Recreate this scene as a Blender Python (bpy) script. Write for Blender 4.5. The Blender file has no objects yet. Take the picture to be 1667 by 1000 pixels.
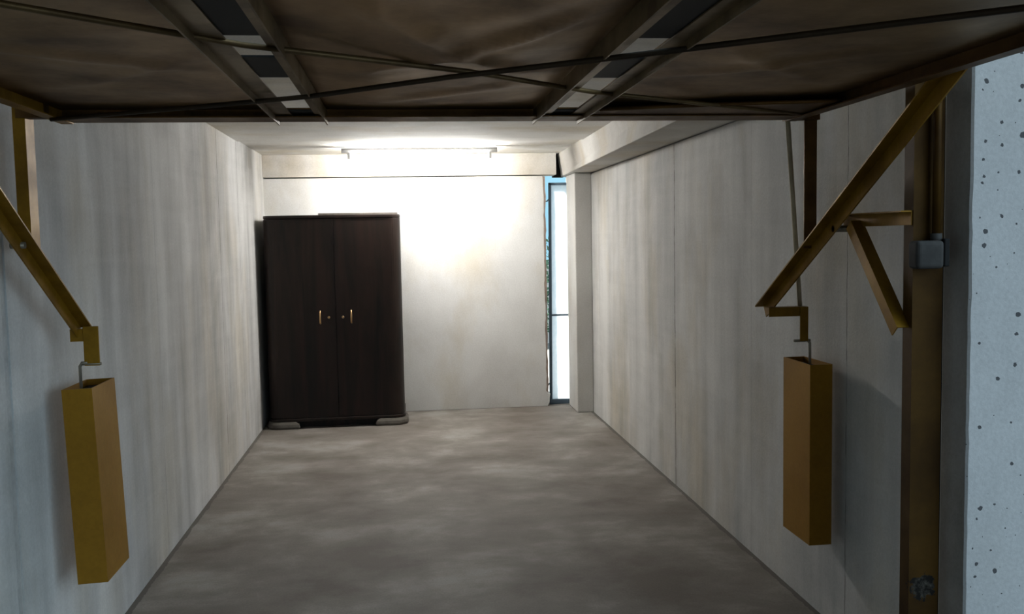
import bpy, bmesh, math, random
from mathutils import Vector, Matrix, noise

S = bpy.context.scene
COL = S.collection
random.seed(4)

# ------------------------------------------------------------------ camera
cam_d = bpy.data.cameras.new('camera')
cam = bpy.data.objects.new('camera', cam_d)
COL.objects.link(cam)
cam_d.sensor_width = 36.0
cam_d.lens = 1500.0 / 1667.0 * 36.0
cam_d.clip_start = 0.02
YAW, PITCH, ROLL = 0.116187, 0.0731, -0.018839
fw = Vector((math.sin(YAW) * math.cos(PITCH), math.cos(YAW) * math.cos(PITCH), -math.sin(PITCH)))
rt = Vector((math.cos(YAW), -math.sin(YAW), 0))
up = rt.cross(fw)
rt2 = rt * math.cos(ROLL) + up * math.sin(ROLL)
up2 = -rt * math.sin(ROLL) + up * math.cos(ROLL)
cam.matrix_world = Matrix(((rt2.x, up2.x, -fw.x, 0), (rt2.y, up2.y, -fw.y, 0),
                           (rt2.z, up2.z, -fw.z, 1.55), (0, 0, 0, 1)))
S.camera = cam

# ------------------------------------------------------------------ view, world, sun
S.view_settings.view_transform = 'Standard'
S.view_settings.look = 'None'
S.view_settings.gamma = 1.0
S.view_settings.use_curve_mapping = False
S.view_settings.exposure = 0.0
SKY_FRONT = 3.0
SKY_BACK = 1.0
LAMP = 400.0

W = bpy.data.worlds.new('overcast_sky')
S.world = W
W.use_nodes = True
nt = W.node_tree
nt.nodes.clear()
wo = nt.nodes.new('ShaderNodeOutputWorld')
bg = nt.nodes.new('ShaderNodeBackground')
tc = nt.nodes.new('ShaderNodeTexCoord')
sp = nt.nodes.new('ShaderNodeSeparateXYZ')
mr = nt.nodes.new('ShaderNodeMapRange')
mr.inputs['From Min'].default_value = -0.2
mr.inputs['From Max'].default_value = 0.6
mx = nt.nodes.new('ShaderNodeMix')
mx.data_type = 'RGBA'
mx.inputs['A'].default_value = (0.64 * SKY_FRONT, 0.85 * SKY_FRONT, 1.0 * SKY_FRONT, 1)
mx.inputs['B'].default_value = (0.40 * SKY_BACK, 0.78 * SKY_BACK, 1.0 * SKY_BACK, 1)
nt.links.new(tc.outputs['Generated'], sp.inputs[0])
nt.links.new(sp.outputs['Y'], mr.inputs['Value'])
nt.links.new(mr.outputs[0], mx.inputs['Factor'])
nt.links.new(mx.outputs['Result'], bg.inputs['Color'])
# the open sky lies to the right of the garage mouth: brighter that way, dim to the left
dt = nt.nodes.new('ShaderNodeVectorMath')
dt.operation = 'DOT_PRODUCT'
dt.inputs[1].default_value = (0.88, -0.43, 0.20)
nt.links.new(tc.outputs['Generated'], dt.inputs[0])
m2 = nt.nodes.new('ShaderNodeMapRange')
m2.inputs['From Min'].default_value = 0.45
m2.inputs['From Max'].default_value = 0.95
m2.inputs['To Min'].default_value = 0.03
m2.inputs['To Max'].default_value = 1.0
nt.links.new(dt.outputs['Value'], m2.inputs['Value'])
m3 = nt.nodes.new('ShaderNodeMath')
m3.operation = 'MAXIMUM'
nt.links.new(m2.outputs[0], m3.inputs[0])
nt.links.new(mr.outputs[0], m3.inputs[1])
nt.links.new(m3.outputs[0], bg.inputs['Strength'])
nt.links.new(bg.outputs[0], wo.inputs[0])

sun_d = bpy.data.lights.new('sun', 'SUN')
sun_d.energy = 12.0
sun_d.angle = 0.02
sun_d.color = (1.0, 0.97, 0.92)
sun = bpy.data.objects.new('sun', sun_d)
COL.objects.link(sun)
sun.rotation_euler = Vector((0.62, -0.62, -0.95)).to_track_quat('-Z', 'Y').to_euler()


# ------------------------------------------------------------------ materials
def nodes(name):
    m = bpy.data.materials.new(name)
    m.use_nodes = True
    t = m.node_tree
    return m, t, t.nodes['Principled BSDF']


def nd(t, kind, **kw):
    n = t.nodes.new(kind)
    for k, v in kw.items():
        if k in ('operation', 'data_type', 'blend_type', 'feature', 'distance'):
            setattr(n, k, v)
    return n


def mathn(t, op, a, b=None, c=None):
    n = t.nodes.new('ShaderNodeMath')
    n.operation = op
    for i, v in enumerate((a, b, c)):
        if v is None:
            continue
        if isinstance(v, (int, float)):
            n.inputs[i].default_value = v
        else:
            t.links.new(v, n.inputs[i])
    return n.outputs[0]


def noisen(t, vec, scale, detail=4.0, rough=0.55, map_scale=None, dist=0.0, loc=(0, 0, 0)):
    if map_scale or loc != (0, 0, 0):
        mp = t.nodes.new('ShaderNodeMapping')
        if map_scale:
            mp.inputs['Scale'].default_value = map_scale
        mp.inputs['Location'].default_value = loc
        t.links.new(vec, mp.inputs[0])
        vec = mp.outputs[0]
    n = t.nodes.new('ShaderNodeTexNoise')
    n.inputs['Scale'].default_value = scale
    n.inputs['Detail'].default_value = detail
    n.inputs['Roughness'].default_value = rough
    n.inputs['Distortion'].default_value = dist
    t.links.new(vec, n.inputs['Vector'])
    return n.outputs['Fac']


def ramp(t, fac, stops):
    r = t.nodes.new('ShaderNodeValToRGB')
    el = r.color_ramp.elements
    while len(el) < len(stops):
        el.new(0.5)
    for e, (p, c) in zip(el, stops):
        e.position = p
        e.color = (*c, 1) if len(c) == 3 else c
    t.links.new(fac, r.inputs[0])
    return r.outputs[0]


def mix(t, fac, a, b, mode='MIX'):
    m = t.nodes.new('ShaderNodeMix')
    m.data_type = 'RGBA'
    m.blend_type = mode
    for key, v in (('Factor', fac), ('A', a), ('B', b)):
        if isinstance(v, (int, float)):
            m.inputs[key].default_value = v
        elif isinstance(v, tuple):
            m.inputs[key].default_value = (*v, 1)
        else:
            t.links.new(v, m.inputs[key])
    return m.outputs['Result']


def g(v):
    return (v, v, v)


def obj_coords(t):
    return t.nodes.new('ShaderNodeTexCoord').outputs['Object']


def bump(t, bsdf, h, strength, dist=0.01):
    b = t.nodes.new('ShaderNodeBump')
    b.inputs['Strength'].default_value = strength
    b.inputs['Distance'].default_value = dist
    t.links.new(h, b.inputs['Height'])
    t.links.new(b.outputs[0], bsdf.inputs['Normal'])


def concrete(name, light=(0.70, 0.695, 0.68), dark=(0.38, 0.378, 0.37), streak=(4.2, 4.2, 0.22), joints=(),
             stain=0.5, jaxis='Y', chatter=0.0, pits=False, lo=0.37, hi=0.61, pores=True):
    m, t, b = nodes(name)
    v = obj_coords(t)
    s1 = noisen(t, v, 1.0, 5, 0.6, streak)
    s2 = noisen(t, v, 1.0, 3, 0.5, (streak[0] * 0.35, streak[1] * 0.35, streak[2] * 1.6), loc=(3, 7, 2))
    s3 = noisen(t, v, 1.0, 6, 0.62, (2.2, 2.2, 1.3), dist=0.5, loc=(8, 3, 1))
    s = mathn(t, 'ADD', mathn(t, 'MULTIPLY', s1, 0.40), mathn(t, 'MULTIPLY', s2, 0.22))
    s = mathn(t, 'ADD', s, mathn(t, 'MULTIPLY', s3, 0.38))
    if chatter:
        ch = noisen(t, v, 1.0, 2, 0.5, (1.2, 1.2, 14), dist=0.6, loc=(1, 4, 9))
        s = mathn(t, 'ADD', s, mathn(t, 'MULTIPLY', mathn(t, 'SUBTRACT', ch, 0.5), chatter))
    c = ramp(t, s, [(lo, dark), (hi, light)])
    st = noisen(t, v, 1.7, 5, 0.6, (1, 1, 0.5), loc=(5, 1, 0))
    sf = ramp(t, st, [(0.48, g(0)), (0.72, g(stain))])
    c = mix(t, sf, c, (0.80, 0.70, 0.52), 'MULTIPLY')
    gr = noisen(t, v, 90, 3, 0.7)
    c = mix(t, 0.5, c, ramp(t, gr, [(0.3, g(0.72)), (0.7, g(1.0))]), 'MULTIPLY')
    h = mathn(t, 'ADD', mathn(t, 'MULTIPLY', gr, 0.4), s1)
    if joints:
        sx = t.nodes.new('ShaderNodeSeparateXYZ')
        t.links.new(v, sx.inputs[0])
        wob = mathn(t, 'MULTIPLY', mathn(t, 'SUBTRACT', noisen(t, v, 6, 4), 0.5), 0.018)
        tot = None
        for (pos, wid, dk) in joints:
            d = mathn(t, 'ABSOLUTE', mathn(t, 'SUBTRACT', mathn(t, 'ADD', sx.outputs[jaxis], wob), pos))
            k = mathn(t, 'MULTIPLY', mathn(t, 'LESS_THAN', d, wid), dk)
            tot = k if tot is None else mathn(t, 'MAXIMUM', tot, k)
        brk = noisen(t, v, 9, 3, 0.6, loc=(2, 2, 2))
        tot = mathn(t, 'MULTIPLY', tot, ramp(t, brk, [(0.38, g(0.25)), (0.55, g(1))]))
        c = mix(t, tot, c, (0.07, 0.06, 0.05))
        h = mathn(t, 'SUBTRACT', h, mathn(t, 'MULTIPLY', tot, 1.5))
    if pores:
        vo = t.nodes.new('ShaderNodeTexVoronoi')
        vo.inputs['Scale'].default_value = 19
        t.links.new(v, vo.inputs['Vector'])
        if pits:
            vo.voronoi_dimensions = '2D'
            pv = t.nodes.new('ShaderNodeSeparateXYZ')
            pc = t.nodes.new('ShaderNodeCombineXYZ')
            t.links.new(v, pv.inputs[0])
            t.links.new(pv.outputs['X'], pc.inputs[0])
            t.links.new(pv.outputs['Z'], pc.inputs[1])
            t.links.new(pc.outputs[0], vo.inputs['Vector'])
            vd = noisen(t, v, 60, 3, 0.6)
            dd = mathn(t, 'ADD', vo.outputs['Distance'], mathn(t, 'MULTIPLY', mathn(t, 'SUBTRACT', vd, 0.5), 0.30))
            rnd = t.nodes.new('ShaderNodeSeparateColor')
            t.links.new(vo.outputs['Color'], rnd.inputs[0])
            lim = mathn(t, 'MULTIPLY', mathn(t, 'POWER', rnd.outputs[0], 3.0), 0.155)
            pk = mathn(t, 'LESS_THAN', dd, lim)
            c = mix(t, mathn(t, 'MULTIPLY', pk, 0.9), c, (0.05, 0.05, 0.055))
            h = mathn(t, 'SUBTRACT', h, mathn(t, 'MULTIPLY', pk, 2.5))
    t.links.new(c, b.inputs['Base Color'])
    b.inputs['Roughness'].default_value = 0.88
    b.inputs['Specular IOR Level'].default_value = 0.2
    bump(t, b, h, 0.35, 0.006)
    return m


def floor_mat():
    m, t, b = nodes('dusty_screed')
    v = obj_coords(t)
    a = noisen(t, v, 1.0, 6, 0.62, (1.5, 1.9, 1), dist=0.15)
    c = ramp(t, a, [(0.36, (0.135, 0.114, 0.094)), (0.52, (0.205, 0.184, 0.160)), (0.66, (0.315, 0.297, 0.27))])
    tr = noisen(t, v, 1.0, 3, 0.5, (1.2, 7, 1), loc=(2, 0, 0))
    c = mix(t, 0.3, c, ramp(t, tr, [(0.35, g(0.85)), (0.62, g(1.0))]), 'MULTIPLY')
    gr = noisen(t, v, 110, 3, 0.7)
    c = mix(t, 0.5, c, ramp(t, gr, [(0.3, g(0.5)), (0.7, g(1.0))]), 'MULTIPLY')
    # irregular dark line along the foot of the walls
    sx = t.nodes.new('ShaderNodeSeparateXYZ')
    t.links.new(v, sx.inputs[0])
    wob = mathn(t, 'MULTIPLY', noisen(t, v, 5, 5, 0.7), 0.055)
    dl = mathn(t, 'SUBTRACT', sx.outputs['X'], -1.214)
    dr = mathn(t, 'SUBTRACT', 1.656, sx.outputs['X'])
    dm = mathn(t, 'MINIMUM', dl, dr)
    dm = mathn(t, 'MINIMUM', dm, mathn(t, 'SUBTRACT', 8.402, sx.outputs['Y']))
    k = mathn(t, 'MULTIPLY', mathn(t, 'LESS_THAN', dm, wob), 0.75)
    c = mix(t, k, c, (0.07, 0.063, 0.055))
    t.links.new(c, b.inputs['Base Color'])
    b.inputs['Roughness'].default_value = 0.7
    b.inputs['Specular IOR Level'].default_value = 0.3
    bump(t, b, mathn(t, 'ADD', a, mathn(t, 'MULTIPLY', gr, 0.25)), 0.25, 0.01)
    return m


def paint(name, base, dirty, rough=0.45, metallic=0.3, sc=6.0, spec=0.18, scuff=None):
    m, t, b = nodes(name)
    v = obj_coords(t)
    a = noisen(t, v, sc, 5, 0.6)
    c = ramp(t, a, [(0.35, dirty), (0.62, base)])
    gr = noisen(t, v, 70, 3, 0.6)
    c = mix(t, 0.4, c, ramp(t, gr, [(0.3, g(0.7)), (0.7, g(1.0))]), 'MULTIPLY')
    if scuff:
        geo = t.nodes.new('ShaderNodeNewGeometry')
        dv = t.nodes.new('ShaderNodeVectorMath')
        dv.operation = 'DISTANCE'
        dv.inputs[1].default_value = scuff
        t.links.new(geo.outputs['Position'], dv.inputs[0])
        n2 = noisen(t, v, 28, 4, 0.7)
        dd = mathn(t, 'ADD', dv.outputs['Value'], mathn(t, 'MULTIPLY', n2, 0.12))
        k = mathn(t, 'LESS_THAN', dd, 0.098)
        c = mix(t, k, c, ramp(t, n2, [(0.45, (0.012, 0.010, 0.008)), (0.65, (0.12, 0.11, 0.09))]))
    t.links.new(c, b.inputs['Base Color'])
    r = ramp(t, a, [(0.3, g(min(1, rough + 0.15))), (0.7, g(rough))])
    t.links.new(r, b.inputs['Roughness'])
    b.inputs['Metallic'].default_value = metallic
    b.inputs['Specular IOR Level'].default_value = spec
    bump(t, b, gr, 0.12, 0.002)
    return m


def plain(name, col, rough=0.5, metallic=0.0, emit=None, strength=0.0):
    m, t, b = nodes(name)
    n = noisen(t, obj_coords(t), 25, 3, 0.6)
    c = mix(t, 0.3, col, ramp(t, n, [(0.3, g(0.75)), (0.7, g(1.0))]), 'MULTIPLY')
    t.links.new(c, b.inputs['Base Color'])
    b.inputs['Roughness'].default_value = rough
    b.inputs['Metallic'].default_value = metallic
    b.inputs['Specular IOR Level'].default_value = 0.12
    if emit:
        b.inputs['Emission Color'].default_value = (*emit, 1)
        b.inputs['Emission Strength'].default_value = strength
    return m


def wood_mat():
    m, t, b = nodes('dark_stained_wood')
    v = obj_coords(t)
    a = noisen(t, v, 1.0, 5, 0.6, (9, 9, 0.8), dist=0.8)
    c = ramp(t, a, [(0.35, (0.007, 0.006, 0.0055)), (0.65, (0.022, 0.013, 0.010))])
    t.links.new(c, b.inputs['Base Color'])
    b.inputs['Roughness'].default_value = 0.42
    b.inputs['Specular IOR Level'].default_value = 0.22
    bump(t, b, a, 0.1, 0.002)
    return m


M = {
    'wall_l': concrete('board_marked_concrete_left', joints=((6.35, .006, .6), (7.09, .006, .4), (4.72, .003, .3),
                       (2.965, .014, .22)), chatter=0.07),
    'wall_r': concrete('board_marked_concrete_right', joints=((5.51, .006, .9), (3.29, .003, .7), (6.2, .003, .35),
                       (4.25, .002, .3)), chatter=0.07, stain=0.65, light=(0.66, 0.65, 0.625)),
    'wall_b': concrete('plastered_back_wall', light=(0.74, 0.735, 0.715), dark=(0.60, 0.59, 0.57), streak=(1.5, 1.5, 1.2),
                       stain=0.55),
    'ceil': concrete('slab_concrete', light=(0.83, 0.815, 0.78), dark=(0.68, 0.66, 0.62), streak=(0.7, 7, 1), stain=0.6, joints=((6.45, .003, .3), (7.70, .003, .25))),
    'beam': concrete('beam_concrete', light=(0.68, 0.66, 0.62), dark=(0.48, 0.455, 0.42), streak=(1.6, 1.2, 3), stain=0.8),
    'pillar': concrete('pillar_concrete', light=(0.66, 0.65, 0.62), dark=(0.5, 0.485, 0.46), streak=(3, 3, 1)),
    'facade': concrete('pitted_facade_concrete', light=(0.62, 0.62, 0.62), dark=(0.50, 0.50, 0.50), streak=(3, 3, 1),
                       stain=0.15, pits=True),
    'jamb': concrete('shaded_grey_mortar', light=(0.34, 0.33, 0.315), dark=(0.20, 0.195, 0.185), streak=(5, 5, 3)),  # rough grey mortar, with the side face's shade darkened into its colour
    'brick': concrete('broken_brick_edge', light=(0.42, 0.33, 0.28), dark=(0.22, 0.16, 0.13), streak=(12, 12, 9)),
    'floor': floor_mat(),
    'gold': paint('ochre_paint', (0.27, 0.140, 0.010), (0.17, 0.082, 0.007), 0.42, scuff=(1.50, 2.49, 0.50)),
    'gold_b': paint('ochre_box_paint', (0.32, 0.160, 0.014), (0.26, 0.125, 0.012), 0.40, sc=2.5),
    'post': paint('worn_ochre_paint_in_shade', (0.080, 0.038, 0.004), (0.042, 0.019, 0.0025), 0.55, sc=4, scuff=(1.50, 2.49, 0.50)),  # ochre paint with the shade on post and conduit put into the colour
    'bronze': paint('brown_door_paint', (0.15, 0.075, 0.022), (0.065, 0.032, 0.010), 0.45, sc=5, metallic=0.6),
    'stile': paint('olive_brown_door_paint', (0.20, 0.135, 0.060), (0.10, 0.062, 0.028), 0.38, sc=5, spec=0.3, metallic=0.6),
    'sheet': paint('brown_sheet_metal', (0.36, 0.225, 0.105), (0.14, 0.078, 0.036), 0.42, sc=2.6, spec=0.2, metallic=0.75),
    'rod': paint('dark_rod_metal', (0.045, 0.028, 0.014), (0.02, 0.013, 0.008), 0.5, sc=3),
    'tan': paint('tan_rod_paint', (0.55, 0.46, 0.31), (0.42, 0.34, 0.22), 0.5, metallic=0.0),
    'hook': plain('bare_steel_hook', (0.25, 0.22, 0.17), 0.45, 0.6),
    'grey': paint('grey_plastic', (0.08, 0.077, 0.073), (0.05, 0.048, 0.046), 0.7, metallic=0.0),
    'cable': plain('black_cable', (0.012, 0.012, 0.012), 0.6),
    'wood': wood_mat(),
    'brass': plain('aged_brass', (0.62, 0.40, 0.20), 0.3, 0.9),
    'foot': paint('grey_brown_foot', (0.16, 0.145, 0.125), (0.09, 0.08, 0.07), 0.45),
    'white': plain('white_enamel', (0.62, 0.62, 0.62), 0.4),
    'tube': plain('lit_tube', (0.9, 0.9, 0.9), 0.3, 0, (1.0, 0.985, 0.955), LAMP),
    'steel': plain('blue_grey_frame_paint', (0.10, 0.14, 0.18), 0.5),
    'ground': concrete('outside_paving', light=(0.42, 0.42, 0.41), dark=(0.3, 0.3, 0.3), streak=(1, 1, 1)),
    'asphalt': concrete('bounce_cutting_asphalt', light=(0.07, 0.07, 0.07), dark=(0.045, 0.045, 0.045), streak=(2, 2, 1)),  # unseen ground, coloured dark to cut daylight bounce onto the door
    'render': concrete('white_rendered_garden_wall', light=(0.85, 0.85, 0.84), dark=(0.78, 0.78, 0.78), streak=(1, 1, 1), stain=0.1),
    'leaf': plain('dusty_leaf', (0.10, 0.20, 0.13), 0.6),
}


def frosted():
    m, t, b = nodes('frosted_glass')
    n = noisen(t, obj_coords(t), 40, 3, 0.6)
    tl = t.nodes.new('ShaderNodeBsdfTranslucent')
    t.links.new(ramp(t, n, [(0.3, (0.88, 0.91, 0.93)), (0.7, (0.96, 0.97, 0.98))]), tl.inputs['Color'])
    gl = t.nodes.new('ShaderNodeBsdfGlossy')
    gl.inputs['Roughness'].default_value = 0.25
    ms = t.nodes.new('ShaderNodeMixShader')
    ms.inputs[0].default_value = 0.06
    t.links.new(tl.outputs[0], ms.inputs[1])
    t.links.new(gl.outputs[0], ms.inputs[2])
    t.links.new(ms.outputs[0], t.nodes['Material Output'].inputs[0])
    return m


M['frost'] = frosted()


# ------------------------------------------------------------------ mesh helpers
class MB:
    def __init__(self):
        self.bm = bmesh.new()

    def hexa(self, p):
        """8 corners: bottom 4 ccw, top 4 ccw"""
        v = [self.bm.verts.new(q) for q in p]
        for f in ((0, 3, 2, 1), (4, 5, 6, 7), (0, 1, 5, 4), (1, 2, 6, 5), (2, 3, 7, 6), (3, 0, 4, 7)):
            self.bm.faces.new([v[i] for i in f])
        return self

    def box(self, x0, x1, y0, y1, z0, z1):
        return self.hexa([(x0, y0, z0), (x1, y0, z0), (x1, y1, z0), (x0, y1, z0),
                          (x0, y0, z1), (x1, y0, z1), (x1, y1, z1), (x0, y1, z1)])

    def bar(self, a, b, side, w, h):
        """rectangular bar a->b; w along side vector, h along the third axis"""
        a, b = Vector(a), Vector(b)
        d = (b - a).normalized()
        s = Vector(side)
        s = (s - d * s.dot(d)).normalized()
        n = d.cross(s).normalized()
        s = s * w / 2
        n = n * h / 2
        return self.hexa([a - s - n, a + s - n, a + s + n, a - s + n, b - s - n, b + s - n, b + s + n, b - s + n])

    def prof(self, a, b, u, v, pts):
        """extrude closed 2D profile pts (in u,v axes) from a to b"""
        a, b, u, v = Vector(a), Vector(b), Vector(u), Vector(v)
        r0 = [self.bm.verts.new(a + u * p + v * q) for p, q in pts]
        r1 = [self.bm.verts.new(b + u * p + v * q) for p, q in pts]
        n = len(pts)
        for i in range(n):
            j = (i + 1) % n
            self.bm.faces.new((r0[i], r0[j], r1[j], r1[i]))
        self.bm.faces.new(list(reversed(r0)))
        self.bm.faces.new(r1)
        return self

    def angle(self, a, b, u, v, lu, lv, th=0.004):
        """L-section: legs of length lu along u and lv along v from the corner line a-b"""
        return self.prof(a, b, u, v, [(0, 0), (lu, 0), (lu, th), (th, th), (th, lv), (0, lv)])

    def tube(self, pts, r, seg=10):
        pts = [Vector(p) for p in pts]
        rings = []
        prev = None
        for i, p in enumerate(pts):
            if i == 0:
                d = pts[1] - p
            elif i == len(pts) - 1:
                d = p - pts[i - 1]
            else:
                d = (pts[i + 1] - p).normalized() + (p - pts[i - 1]).normalized()
            d.normalize()
            if prev is None:
                ref = Vector((0, 0, 1)) if abs(d.z) < 0.9 else Vector((1, 0, 0))
                u = d.cross(ref).normalized()
            else:
                u = (prev - d * prev.dot(d)).normalized()
            prev = u
            w = d.cross(u)
            rr = r[i] if isinstance(r, (list, tuple)) else r
            rings.append([self.bm.verts.new(p + (u * math.cos(k * 2 * math.pi / seg) + w * math.sin(k * 2 * math.pi / seg)) * rr)
                          for k in range(seg)])
        for a, b in zip(rings, rings[1:]):
            for k in range(seg):
                j = (k + 1) % seg
                f = self.bm.faces.new((a[k], a[j], b[j], b[k]))
                f.smooth = True
        self.bm.faces.new(list(reversed(rings[0])))
        self.bm.faces.new(rings[-1])
        return self

    def build(self, name, mat, parent=None, bevel=0.0, seg=2):
        bmesh.ops.recalc_face_normals(self.bm, faces=self.bm.faces)
        me = bpy.data.meshes.new(name)
        self.bm.to_mesh(me)
        self.bm.free()
        me.materials.append(mat)
        o = bpy.data.objects.new(name, me)
        COL.objects.link(o)
        if bevel:
            m = o.modifiers.new('bevel', 'BEVEL')
            m.width = bevel
            m.segments = seg
            m.limit_method = 'ANGLE'
            m.angle_limit = math.radians(40)
        if parent:
            o.parent = parent
            o.matrix_parent_inverse = parent.matrix_basis.inverted()
        return o


def thing(name, label, cat, loc=(0, 0, 0), group=None):
    o = bpy.data.objects.new(name, None)
    COL.objects.link(o)
    o.location = loc
    o.empty_display_size = 0.1
    o['label'] = label
    o['category'] = cat
    if group:
        o['group'] = group
    return o


def tag(o, label, cat, group=None):
    o['label'] = label
    o['category'] = cat
    if group:
        o['group'] = group
    return o


def struct(o, label, cat):
    o['kind'] = 'structure'
    o['label'] = label
    o['category'] = cat
    return o


# ------------------------------------------------------------------ the room
XL, XR, YB, ZC = -1.212, 1.654, 8.40, 2.32
struct(MB().box(-4.5, 5.0, 2.43, 8.62, -0.15, 0.0).build('floor', M['floor']),
       'dusty grey-brown screed floor of the garage', 'floor')
struct(MB().box(-8.0, 10.0, 8.64, 20.0, -0.20, -0.06).build('ground', M['ground']),
       'pale paving outside beyond the narrow slit window', 'ground')
struct(MB().box(-8.0, 12.0, -10.0, 2.43, -0.15, -0.012).build('ground_front', M['asphalt']),
       'unseen asphalt before the garage mouth, made dark to cut daylight bounce', 'ground')
cl = MB()
cl.box(-1.5, 1.95, 2.44, 7.16, ZC, ZC + 0.2)
cl.box(-1.5, 1.95, 7.164, 8.62, ZC + 0.012, ZC + 0.2)
struct(cl.build('ceiling', M['ceil']), 'pale concrete slab ceiling with one cross joint', 'ceiling')
# left wall: inner panel and the outer panel separated by an open joint
wl = MB()
wl.box(XL - 0.25, XL, 2.985, 8.62, 0, ZC + 0.1)
wl.box(XL - 0.25, XL - 0.004, -2.0, 2.982, 0, 3.0)
struct(wl.build('wall_left', M['wall_l']), 'long board-marked concrete wall with vertical streaks on the left', 'wall')
struct(MB().box(XR, XR + 0.25, 2.56, 8.62, 0, 2.112).box(XR + 0.03, XR + 0.25, 2.56, 8.62, 2.112, ZC + 0.1).build('wall_right', M['wall_r']),
       'long board-marked concrete wall with vertical streaks on the right', 'wall')


# facade pier at the right of the opening, with a ragged arris
def facade():
    mb = MB()
    bm = mb.bm
    n = 70
    x0, x1, y0, y1 = 1.585, 4.0, 2.43, 2.555
    cols = []
    for i in range(n + 1):
        z = 3.0 * i / n
        j = 0.0035 * noise.noise(Vector((0, 0, z * 9))) + 0.003 * noise.noise(Vector((4, 0, z * 31)))
        cols.append([bm.verts.new(p) for p in ((x0 + 0.0, y1, z), (x0 + j * .6, y0 + 0.006, z), (x0 + 0.006 + j, y0, z),
                                               (x1, y0, z), (x1, y1, z))])
    for a, b in zip(cols, cols[1:]):
        for k in range(5):
            q = (k + 1) % 5
            bm.faces.new((a[k], a[q], b[q], b[k]))
    bm.faces.new(cols[0])
    bm.faces.new(cols[-1])
    return mb


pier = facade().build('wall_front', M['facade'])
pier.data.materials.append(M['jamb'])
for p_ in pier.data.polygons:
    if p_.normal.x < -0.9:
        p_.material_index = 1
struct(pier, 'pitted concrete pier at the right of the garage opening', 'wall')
struct(MB().box(XL - 0.25, 1.58, 2.445, 2.60, 2.13, 3.0).build('wall_top', M['facade']),
       'concrete lintel above the garage opening', 'lintel')


# back wall with a ragged edge beside the slit
def back_wall():
    mb = MB()
    bm = mb.bm
    n = 60
    rows = []
    for i in range(n + 1):
        z = 2.125 * i / n
        xe = 1.300 + 0.009 * noise.noise(Vector((1, 2, z * 5))) + 0.006 * noise.noise(Vector((7, 2, z * 19)))
        if z < 0.12:
            xe -= 0.02 * (0.12 - z) / 0.12 - 0.03
        rows.append([bm.verts.new(p) for p in ((XL, YB, z), (xe - 0.012, YB, z), (xe + .004, YB + 0.03, z),
                                               (xe + 0.012, YB + 0.2, z), (XL, YB + 0.2, z))])
    for a, b in zip(rows, rows[1:]):
        for k in range(5):
            q = (k + 1) % 5
            bm.faces.new((a[k], a[q], b[q], b[k]))
    bm.faces.new(rows[0])
    bm.faces.new(rows[-1])
    mb.box(1.535, XR, YB + 0.005, YB + 0.2, 0, 2.125)
    return mb


struct(back_wall().build('wall_back', M['wall_b']), 'pale plastered wall at the end of the garage behind the wardrobe', 'wall')
struct(MB().box(XL, 1.408, YB - 0.025, YB + 0.2, 2.135, ZC + 0.012).build('trim_1', M['beam'], bevel=0.004),
       'concrete beam along the top of the back wall', 'beam')
# tapering side beam over the right wall
tb = MB()
tb.hexa([(1.30, 2.60, 2.118), (XR + .02, 2.60, 2.118), (XR + .02, YB + 0.2, 2.125), (1.478, YB + 0.2, 2.125),
         (1.34, 2.60, ZC + .01), (XR, 2.60, ZC + .01), (XR, YB + 0.2, ZC + .012), (1.442, YB + 0.2, ZC + .012)])
struct(tb.build('trim_2', M['beam'], bevel=0.005), 'tapering concrete beam along the top of the right wall', 'beam')
struct(MB().box(1.405, 1.5, YB + 0.12, YB + 0.21, 2.12, ZC + .012).build('trim_3', M['cable']),  # black block painting the shade inside the beam gap
       'added black backing standing in for shade in the gap between the two beams', 'gap filler')
struct(MB().box(1.505, XR, 8.0, YB + 0.01, 0, 2.122).build('trim_4', M['pillar'], bevel=0.008),
       'square concrete pillar in the far right corner beside the slit window', 'pillar')

# ------------------------------------------------------------------ slit window
win = bpy.data.objects.new('window_1', None)
COL.objects.link(win)
win.location = (1.43, 8.5, 0)
struct(win, 'narrow full-height slit window with frosted pane and blue-grey steel frame', 'window')
wf = MB()
wf.hexa([(1.332, 8.48, 0.0), (1.356, 8.48, 0.0), (1.356, 8.51, 0.0), (1.332, 8.51, 0.0),
         (1.352, 8.48, 2.066), (1.376, 8.48, 2.066), (1.376, 8.51, 2.066), (1.352, 8.51, 2.066)])
wf.box(1.352, 1.56, 8.48, 8.51, 2.045, 2.068)
wf.box(1.335, 1.56, 8.47, 8.51, -0.0, 0.045)
wf.build('window_frame', M['steel'], win, 0.002)
MB().box(1.34, 1.56, 8.482, 8.50, 0.83, 0.846).build('glazing_bar', M['steel'], win)
MB().box(1.354, 1.56, 8.492, 8.498, 0.045, 2.045).build('frosted_pane', M['frost'], win)
MB().box(1.296, 1.306, 8.46, 8.52, 0.02, 2.12).build('wall_frame', M['steel'], win)
for z in (1.905, 1.03, 0.19):
    k = (z / 2.066) * 0.02
    MB().tube([(1.303, 8.49, z - 0.012), (1.318 + k, 8.47, z - 0.006), (1.338 + k, 8.485, z + 0.02)], 0.006, 8).build(
        'hinge', M['steel'], win)

eb = MB()
rows = []
for i in range(61):
    z = 2.12 * i / 60
    xe = 1.312 + 0.007 * noise.noise(Vector((3, 1, z * 7))) + 0.005 * noise.noise(Vector((9, 1, z * 23)))
    rows.append([eb.bm.verts.new(p) for p in ((1.285, YB + 0.004, z), (xe - .004, YB + 0.006, z), (xe, YB + 0.05, z), (1.285, YB + 0.05, z))])
for a, b in zip(rows, rows[1:]):
    for k in range(4):
        q = (k + 1) % 4
        eb.bm.faces.new((a[k], a[q], b[q], b[k]))
struct(eb.build('trim_5', M['brick']), 'ragged brown brick and mortar edge of the slit opening', 'reveal')

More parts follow.
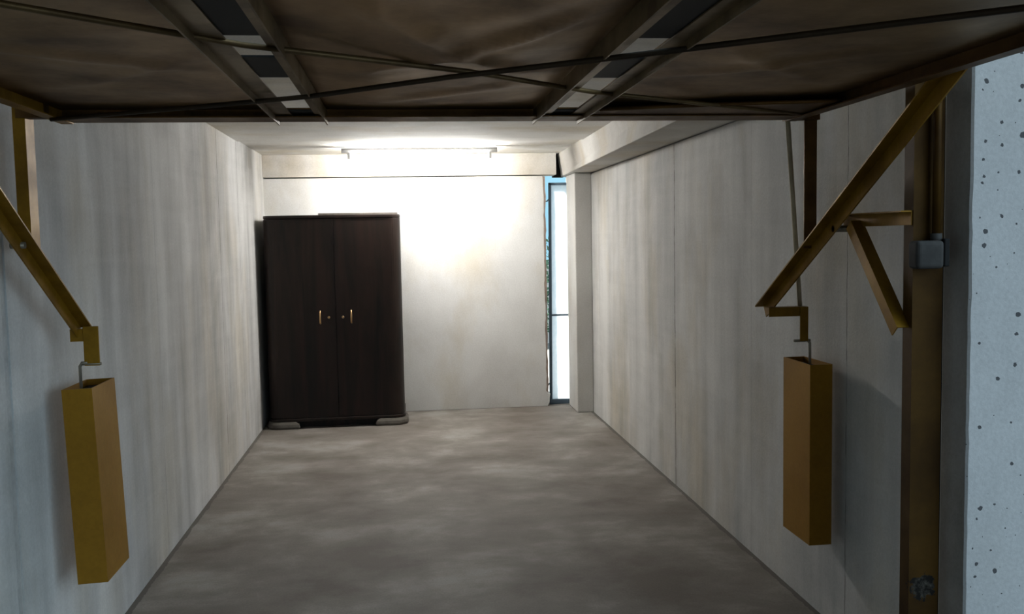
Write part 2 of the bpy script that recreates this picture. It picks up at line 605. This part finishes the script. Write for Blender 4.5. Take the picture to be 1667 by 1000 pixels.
# outside, seen through the open gap of the window
struct(MB().box(-6, 9, 14.0, 14.2, -0.1, 1.15).build('garden_wall', M['render']),
       'white rendered wall outside beyond the slit window', 'wall')


def bush(name, c, r, n, label):
    mb = MB()
    rd = random.Random(n)
    for i in range(n):
        a, b_ = rd.uniform(0, 6.28), rd.uniform(-1, 1)
        q = rd.uniform(0.35, 1) ** 0.5
        d = Vector((math.cos(a) * math.sqrt(1 - b_ * b_) * r[0], math.sin(a) * math.sqrt(1 - b_ * b_) * r[1], b_ * r[2])) * q
        p = Vector(c) + d
        u = Vector((rd.gauss(0, 1), rd.gauss(0, 1), rd.gauss(0, 1))).normalized()
        w = u.cross(Vector((rd.gauss(0, 1), rd.gauss(0, 1), rd.gauss(0, 1)))).normalized()
        l = rd.uniform(0.03, 0.06)
        vs = [mb.bm.verts.new(p + x) for x in (-u * l, w * l * .45, u * l, -w * l * .45)]
        mb.bm.faces.new(vs)
    o = mb.build(name, M['leaf'])
    return tag(o, label, 'bush')


bush('bush', (2.45, 13.2, 0.82), (0.7, 0.5, 0.90), 1500, 'green leafy bush outside seen through the gap beside the slit window')

# ------------------------------------------------------------------ fluorescent lamp
lamp = thing('fluorescent_lamp', 'lit fluorescent batten lamp fixed under the ceiling near the back wall', 'lamp', (0.16, 7.72, 2.32))
MB().prof((-0.480, 7.72, 2.32), (0.800, 7.72, 2.32), (0, 1, 0), (0, 0, 1),
          [(-0.022, 0), (-0.022, -0.018), (-0.014, -0.038), (0.014, -0.038), (0.022, -0.018), (0.022, 0)]).build(
    'housing', M['white'], lamp)
MB().tube([(-0.405, 7.72, 2.250), (0.725, 7.72, 2.250)], 0.013, 16).build('tube', M['tube'], lamp)
for x in (-0.42, 0.740):
    MB().box(x - 0.012, x + 0.012, 7.705, 7.735, 2.233, 2.280).build('lamp_holder', M['white'], lamp, 0.003)

# ------------------------------------------------------------------ wardrobe
wd = thing('wardrobe', 'tall dark brown two-door wooden wardrobe in the far left corner', 'wardrobe', (-0.585, 8.06, 0))
WX0, WX1, WY0, WY1 = -1.150, -0.020, 7.79, 8.34


def rounded(x0, x1, y0, y1, r, n=8):
    """plan outline with the two front corners rounded"""
    pts = [(x1, y1), (x0, y1)]
    for i in range(n + 1):
        a = math.pi + i * math.pi / 2 / n
        pts.append((x0 + r + r * math.cos(a), y0 + r + r * math.sin(a)))
    for i in range(n + 1):
        a = 1.5 * math.pi + i * math.pi / 2 / n
        pts.append((x1 - r + r * math.cos(a), y0 + r + r * math.sin(a)))
    return pts


def slab(pts, z0, z1):
    return MB().prof((0, 0, z0), (0, 0, z1), (1, 0, 0), (0, 1, 0), pts)


slab(rounded(WX0 + .004, WX1 - .004, WY0 + 0.02, WY1, 0.085), 0.085, 1.755).build('carcass', M['wood'], wd)
slab(rounded(WX0, WX1, WY0 - 0.004, WY1, 0.10), 1.755, 1.782).build('top', M['wood'], wd, 0.005)
MB().box(-0.70, -0.04, WY0 + 0.1, WY1 - 0.05, 1.783, 1.800).build('top_board', M['foot'], wd, 0.003)
slab(rounded(WX0 - 0.004, WX1 + 0.006, WY0 - 0.008, WY1, 0.10), 0.062, 0.087).build('base_moulding', M['wood'], wd, 0.006)
MB().box(WX0 + 0.1, WX1 - 0.1, WY0 + 0.09, WY1, 0.0, 0.064).build('plinth', M['wood'], wd)
XM = -0.572


def door_leaf(sgn):
    """one curved-edge door leaf: flat front rolling into the rounded corner"""
    r = 0.095
    th = 0.018
    out = []
    xe = WX0 if sgn < 0 else WX1
    out.append((XM + sgn * 0.0015, WY0))
    n = 8
    cx = xe - sgn * r
    cy = WY0 + r
    for i in range(n + 1):
        a = i * (math.pi / 2) / n
        out.append((cx + sgn * r * math.sin(a), cy - r * math.cos(a)))
    inner = [(XM + sgn * 0.0015, WY0 + th)]
    for i in range(n + 1):
        a = i * (math.pi / 2) / n
        inner.append((cx + sgn * (r - th) * math.sin(a), cy - (r - th) * math.cos(a)))
    pts = out + list(reversed(inner))
    if sgn < 0:
        pts = list(reversed(pts))
    d = slab(pts, 0.092, 1.750).build('door', M['wood'], wd, 0.002)
    hx = XM + sgn * 0.128
    MB().tube([(hx, WY0 + 0.001, 0.985), (hx, WY0 - 0.022, 0.980), (hx, WY0 - 0.026, 0.93), (hx, WY0 - 0.022, 0.885),
               (hx, WY0 + 0.001, 0.880)], [0.007, 0.007, 0.0075, 0.007, 0.007], 10).build('handle', M['brass'], d)
    kx = XM + sgn * 0.058
    MB().tube([(kx, WY0 + 0.001, 0.93), (kx, WY0 - 0.006, 0.93)], [0.012, 0.009], 14).build('keyhole_plate', M['brass'], d)
    return d


door_leaf(-1)
door_leaf(1)


def foot(sgn):
    xe = (WX0 - 0.012) if sgn < 0 else (WX1 + 0.018)
    L = 0.27
    r = 0.10
    n = 8
    top, bot = [], []
    mb = MB()

    def ring(z, grow):
        x0 = xe + (-sgn) * L
        rr = r + grow
        pts = [(x0 + sgn * (-grow * 2.5 + .03), WY0 - 0.012 - grow)]
        cx, cy = xe - sgn * r, WY0 - 0.012 + r
        for i in range(n + 1):
            a = i * (math.pi / 2) / n
            pts.append((cx + sgn * rr * math.sin(a), cy - rr * math.cos(a)))
        pts += [(xe + sgn * grow, WY0 + 0.24), (x0 + sgn * .03, WY0 + 0.24)]
        return [mb.bm.verts.new((p[0], p[1], z)) for p in pts]
    rs = [ring(0.0, 0.004), ring(0.018, 0.011), ring(0.040, 0.008), ring(0.060, -0.002)]
    for a, b in zip(rs, rs[1:]):
        m = len(a)
        for k in range(m):
            q = (k + 1) % m
            mb.bm.faces.new((a[k], a[q], b[q], b[k]))
    mb.bm.faces.new(rs[0])
    mb.bm.faces.new(rs[-1])
    return mb.build('foot', M['foot'], wd, 0.002)


foot(-1)
foot(1)

# ------------------------------------------------------------------ overhead garage door, tilted open
gd = thing('garage_door', 'brown sheet-metal tilting garage door swung open flat overhead', 'garage door', (0.15, 3.08, 1.96))
DX0, DX1, DY0, DY1, ZD = -1.055, 1.355, 0.85, 3.075, 1.950


# folds pressed into the thin sheets: ax, ay, bx, by, height, half-width
CREASES = [(0.135, 2.05, 0.42, 1.60, .010, .05), (0.135, 2.05, -0.06, 1.66, .008, .06), (0.16, 2.09, 0.36, 2.30, .010, .045),
           (0.135, 2.05, -0.18, 2.35, .006, .07), (-0.05, 2.75, 0.30, 2.50, .006, .06), (0.36, 2.30, 0.42, 2.75, .006, .06),
           (-0.95, 1.95, -0.50, 2.35, .006, .06), (-0.9, 2.6, -0.45, 2.2, .005, .05), (0.65, 2.45, 1.1, 2.05, .006, .06),
           (0.7, 2.0, 1.2, 2.5, .005, .05)]


def panel(x0, x1, y0, y1, amp, seed):
    mb = MB()
    nx, ny = max(8, int((x1 - x0) / 0.016)), int((y1 - y0) / 0.022)
    grid = []
    for j in range(ny + 1):
        row = []
        for i in range(nx + 1):
            x = x0 + (x1 - x0) * i / nx
            y = y0 + (y1 - y0) * j / ny
            u, w = i / nx, j / ny
            env = min(1, 5 * u * (1 - u) + 0.05) * min(1, 6 * w * (1 - w) + 0.05)
            n1 = noise.noise(Vector((x * 1.6 + seed, y * 1.9, seed)))
            n2 = 1 - abs(noise.noise(Vector((x * 2.6 + seed * 3, y * 3.0 + x * 1.2, 2.0)))) * 2.2
            n3 = noise.noise(Vector((x * 7, y * 9 + seed, 5.0)))
            cr = 0.0
            for (ax, ay, bx, by, hh, ww) in CREASES:
                dx, dy = bx - ax, by - ay
                tt = max(0, min(1, ((x - ax) * dx + (y - ay) * dy) / (dx * dx + dy * dy)))
                dd = math.hypot(x - ax - tt * dx, y - ay - tt * dy)
                cr += 1.7 * hh * max(0, 1 - dd / ww) * (0.35 + 0.65 * math.sin(math.pi * min(1, max(0, tt * .9 + .05))))
            z = ZD + 0.030 - env * (amp * (0.9 + 1.0 * n1 + 0.55 * n2 + 0.12 * n3) + cr)
            row.append(mb.bm.verts.new((x, y, z)))
        grid.append(row)
    for j in range(ny):
        for i in range(nx):
            f = mb.bm.faces.new((grid[j][i], grid[j][i + 1], grid[j + 1][i + 1], grid[j + 1][i]))
            f.smooth = True
    o = mb.build('door_panel', M['sheet'], gd)
    s = o.modifiers.new('thickness', 'SOLIDIFY')
    s.thickness = 0.0012
    s.offset = 1
    return o


LM0, LM1, LS0, LS1 = -0.385, -0.232, -0.333, -0.262    # left pair of angles and the slot between them
RM0, RM1, RS0, RS1 = 0.440, 0.590, 0.482, 0.552
panel(DX0 + .004, LM0 + .004, DY0, DY1 - .01, 0.008, 1.3)
panel(LM1 - .004, RM0 + .004, DY0, DY1 - .01, 0.014, 4.7)
panel(RM1 - .004, DX1 - .004, DY0, DY1 - .01, 0.008, 8.2)

# inner end rail: wide flange underneath with a lip at the outer edge
MB().prof((DX0 - .003, DY1, ZD - 0.008), (DX1 + .003, DY1, ZD - 0.008), (0, -1, 0), (0, 0, 1),
          [(0, 0), (0.115, 0), (0.115, 0.004), (0.004, 0.004), (0.004, 0.045), (0, 0.045)]).build('end_rail', M['bronze'], gd)
MB().prof((DX0, DY0, ZD - 0.008), (DX1, DY0, ZD - 0.008), (0, 1, 0), (0, 0, 1),
          [(0, 0), (0.06, 0), (0.06, 0.004), (0.004, 0.004), (0.004, 0.045), (0, 0.045)]).build('end_rail', M['bronze'], gd)
for x, s in ((DX0, 1), (DX1, -1)):
    MB().angle((x, DY0, ZD - 0.012), (x, DY1, ZD - 0.012), (s, 0, 0), (0, 0, 1), 0.038, 0.048).build(
        'side_rail', M['gold'] if s > 0 else M['bronze'], gd)
# stiffener plate with rolled edge along the right part of the end rail
st = MB()
st.hexa([(0.62, 2.86, ZD + 0.002), (DX1 - .02, 2.70, ZD + 0.002), (DX1 - .02, 2.965, ZD - 0.003), (0.62, 2.965, ZD - 0.003),
         (0.62, 2.86, ZD + 0.005), (DX1 - .02, 2.70, ZD + 0.005), (DX1 - .02, 2.965, ZD + 0.0), (0.62, 2.965, ZD + 0.0)])
sto = st.build('stiffener_plate', M['bronze'], gd)
MB().tube([(0.62, 2.86, ZD), (0.95, 2.76, ZD), (DX1 - .06, 2.69, ZD), (DX1 - .02, 2.70, ZD + .004)], 0.006, 8).build(
    'rolled_edge', M['bronze'], sto)
# the two pairs of angle stiles with a slot between
for x, sx in ((LM0, 1), (LM1, -1), (RM0, 1), (RM1, -1)):
    w = {LM0: LS0 - LM0, LM1: LM1 - LS1, RM0: RS0 - RM0, RM1: RM1 - RS1}[x]
    MB().angle((x, DY0 + .01, ZD + 0.0), (x, DY1 - .006, ZD + 0.0), (sx, 0, 0), (0, 0, 1), w, 0.028, 0.003).build(
        'stile', M['stile'], gd)
    MB().bar((x, DY0 + .01, ZD - 0.006), (x, DY1 - .004, ZD - 0.006), (1, 0, 0), 0.004, 0.026).build('stile_web', M['stile'], gd)
for a, b in ((LS0, LS1), (RS0, RS1)):
    for y0, y1 in ((DY0, 1.865), (2.075, 2.325), (2.90, DY1 - .01)):
        MB().box(a - .012, b + .012, y0, y1, ZD + 0.004, ZD + 0.008).build('cover_plate', M['cable'], gd)
# crossed tension rods
z = ZD - 0.016
MB().tube([(-1.035, 2.93, z), (-0.60, 2.70, z), (-0.235, 2.495, z), (0.117, 2.205, z), (0.459, 1.965, z), (1.081, 1.515, z),
           (1.33, 1.33, z)], 0.0065, 8).build('cross_brace', M['rod'], gd)
z2 = ZD - 0.003
MB().tube([(-1.03, 1.29, z2), (-0.638, 1.61, z2), (-0.303, 1.92, z2), (0.16, 2.20, z2), (0.52, 2.50, z2), (1.15, 2.86, z2),
           (1.32, 2.95, z2)], 0.0065, 8).build('cross_brace', M['stile'], gd)

# hangers and lever arms
HR = MB().angle((1.418, 3.045, ZD + 0.03), (1.418, 3.045, 1.50), (-1, 0, 0), (0, 1, 0), 0.045, 0.045).build('hanger', M['bronze'], gd)
HL = MB().angle((-1.107, 2.925, ZD + 0.03), (-1.107, 2.925, 1.54), (-1, 0, 0), (0, 1, 0), 0.036, 0.066).build('hanger', M['gold'], gd)
MB().box(1.352, 1.422, 3.03, 3.062, ZD - .012, ZD + .03).build('corner_lug', M['bronze'], gd)
MB().box(-1.132, -1.050, 2.92, 2.96, ZD - .012, ZD + .03).build('corner_lug', M['bronze'], gd)


def lever(x, top, tip, side, mat):
    """angle-iron arm lying in the Y-Z plane at x; side = direction of its upper flange"""
    a, b = Vector((x, *top)), Vector((x, *tip))
    d = (b - a).normalized()
    dn = Vector((1, 0, 0)).cross(d)
    if dn.z > 0:
        dn = -dn
    off = -dn * 0.024
    o = MB().angle(a + off, b + off, (side, 0, 0), dn, 0.040, 0.050, 0.005).build('lever_arm', mat, gd)
    return o, d


armR, dR = lever(1.405, (2.16, 1.990), (3.46, 1.252), -1, M['gold'])
armL, dL = lever(-1.105, (2.16, 1.990), (3.275, 1.262), 1, M['gold'])
# pivot bolts
MB().tube([(1.40, 2.885, 1.565), (1.452, 2.885, 1.565)], 0.011, 12).build('pivot_bolt', M['hook'], armR)
MB().tube([(-1.13, 2.83, 1.56), (-1.09, 2.83, 1.56)], 0.010, 12).build('pivot_bolt', M['hook'], armL)
# right end bracket: stub going outboard, then a plate hanging down
sb = MB().angle((1.365, 3.33, 1.275), (1.52, 3.33, 1.275), (0, 1, 0), (0, 0, -1), 0.045, 0.035, 0.004)
sb.build('end_bracket', M['gold'], armR)
rb = MB().angle((1.518, 3.325, 1.275), (1.518, 3.325, 1.145), (-1, 0, 0), (0, 1, 0), 0.032, 0.032, 0.004).build('end_plate', M['gold'], armR)
MB().tube([(1.465, 3.335, 1.146), (1.53, 3.335, 1.146)], 0.005, 8).build('hook_pin', M['hook'], armR)
sl = MB().angle((-1.125, 3.25, 1.275), (-1.05, 3.25, 1.275), (0, 1, 0), (0, 0, -1), 0.04, 0.042, 0.004)
sl.build('end_bracket', M['gold'], armL)
MB().box(-1.082, -1.032, 3.246, 3.252, 1.150, 1.284).build('end_plate', M['gold'], armL, 0.001)
MB().tube([(-1.095, 3.25, 1.156), (-1.028, 3.25, 1.156)], 0.005, 8).build('hook_pin', M['hook'], armL)
# tan tie rod from the door corner down to the right bracket
MB().tube([(1.345, 3.12, 1.955), (1.50, 3.36, 1.277)], 0.0085, 10).build('tie_rod', M['tan'], gd)
MB().box(1.330, 1.358, 3.07, 3.13, 1.945, 1.965).build('tie_rod_lug', M['bronze'], gd)


# ------------------------------------------------------------------ counterweights
def weight(label, cx, cy, zt, h, wx, wy, lean, yaw, hook):
    r = thing('counterweight', label, 'counterweight', (cx, cy, zt), 'counterweights hanging from the door arms')
    t = 0.004
    mb = MB()
    # open-topped folded sheet box: four walls and a floor
    x, y = wx / 2, wy / 2
    mb.box(-x, x, -y, -y + t, -h, 0)
    mb.box(-x, x, y - t, y, -h, 0)
    mb.box(-x, -x + t, -y + t, y - t, -h, 0)
    mb.box(x - t, x, -y + t, y - t, -h, 0)
    mb.box(-x + t, x - t, -y + t, y - t, -h, -h + t)
    o = mb.build('box_shell', M['gold_b'])
    o.parent = r
    f = MB().box(-x + t, x - t, -y + t, y - t, -h + t, -0.022).build('ballast', M['cable'])
    f.parent = r
    hk = MB().tube(hook, 0.0055, 8).build('hook', M['hook'])
    hk.parent = r
    r.rotation_euler = (0, lean, yaw)
    return r


weight('ochre metal box counterweight hanging by the left wall, leaning, its open top showing', -1.098, 3.328, 1.078, 0.668, 0.098, 0.245,
       -0.030, 0.0,
       [(0.028, -0.078, 0.082), (0.010, -0.078, 0.082), (0.002, -0.078, 0.070), (0.0, -0.078, -0.03)])
weight('ochre metal box counterweight hanging by the right wall below the bent arm bracket', 1.553, 3.410, 1.058, 0.695, 0.088, 0.245,
       0.0, 0.0,
       [(-0.05, -0.075, 0.088), (-0.032, -0.075, 0.088), (-0.026, -0.078, 0.078), (-0.026, -0.082, -0.03)])

# ------------------------------------------------------------------ post with pivot bracket
post = thing('door_post', 'tall ochre steel post at the right of the opening with triangular bracket', 'post', (1.51, 2.53, 0))
pz = 2.12
MB().prof((1.455, 2.50, 0), (1.455, 2.50, pz), (1, 0, 0), (0, 1, 0),
          [(0, 0), (0.092, 0), (0.092, 0.05), (0.088, 0.05), (0.088, 0.004), (0.004, 0.004), (0.004, 0.05), (0, 0.05)]).build(
    'upright', M['post'], post)
MB().angle((1.455, 2.505, 1.612), (1.455, 2.915, 1.612), (-1, 0, 0), (0, 0, -1), 0.035, 0.042, 0.004).build(
    'bracket_arm', M['gold'], post)
pb = MB()
a, b = Vector((1.418, 2.80, 1.590)), Vector((1.418, 2.515, 1.275))
d = (b - a).normalized()
n = Vector((1, 0, 0)).cross(d)
pb.angle(a, b, (1, 0, 0), n if n.y > 0 else -n, 0.04, 0.040, 0.004)
pb.build('bracket_strut', M['gold'], post)
MB().box(1.43, 1.547, 2.495, 2.56, 0.0, 0.008).build('foot_plate', M['gold'], post)

# ------------------------------------------------------------------ pipe, box, cable
pp = MB().tube([(1.512, 2.478, 2.11), (1.512, 2.478, 1.53)], 0.0115, 12).build('conduit_pipe', M['post'])
tag(pp, 'thin ochre conduit pipe running down the post face into the grey box', 'pipe')
jb = thing('junction_box', 'round-edged grey plastic box on the face of the ochre post', 'junction box', (1.488, 2.46, 1.445))
MB().box(1.437, 1.520, 2.445, 2.499, 1.445, 1.525).build('box_body', M['grey'], jb, 0.012, 4)
MB().box(1.520, 1.538, 2.450, 2.492, 1.450, 1.530).build('box_lid', M['cable'], jb, 0.004)
MB().tube([(1.512, 2.478, 1.545), (1.512, 2.478, 1.520)], 0.016, 12).build('gland', M['grey'], jb)
cb = MB().tube([(1.5525, 2.515, 2.115), (1.5525, 2.513, 1.4), (1.5535, 2.515, 0.7), (1.5525, 2.515, 0.004)], 0.0048, 8).build('cable', M['cable'])
tag(cb, 'thin black cable running down beside the ochre post', 'cable')
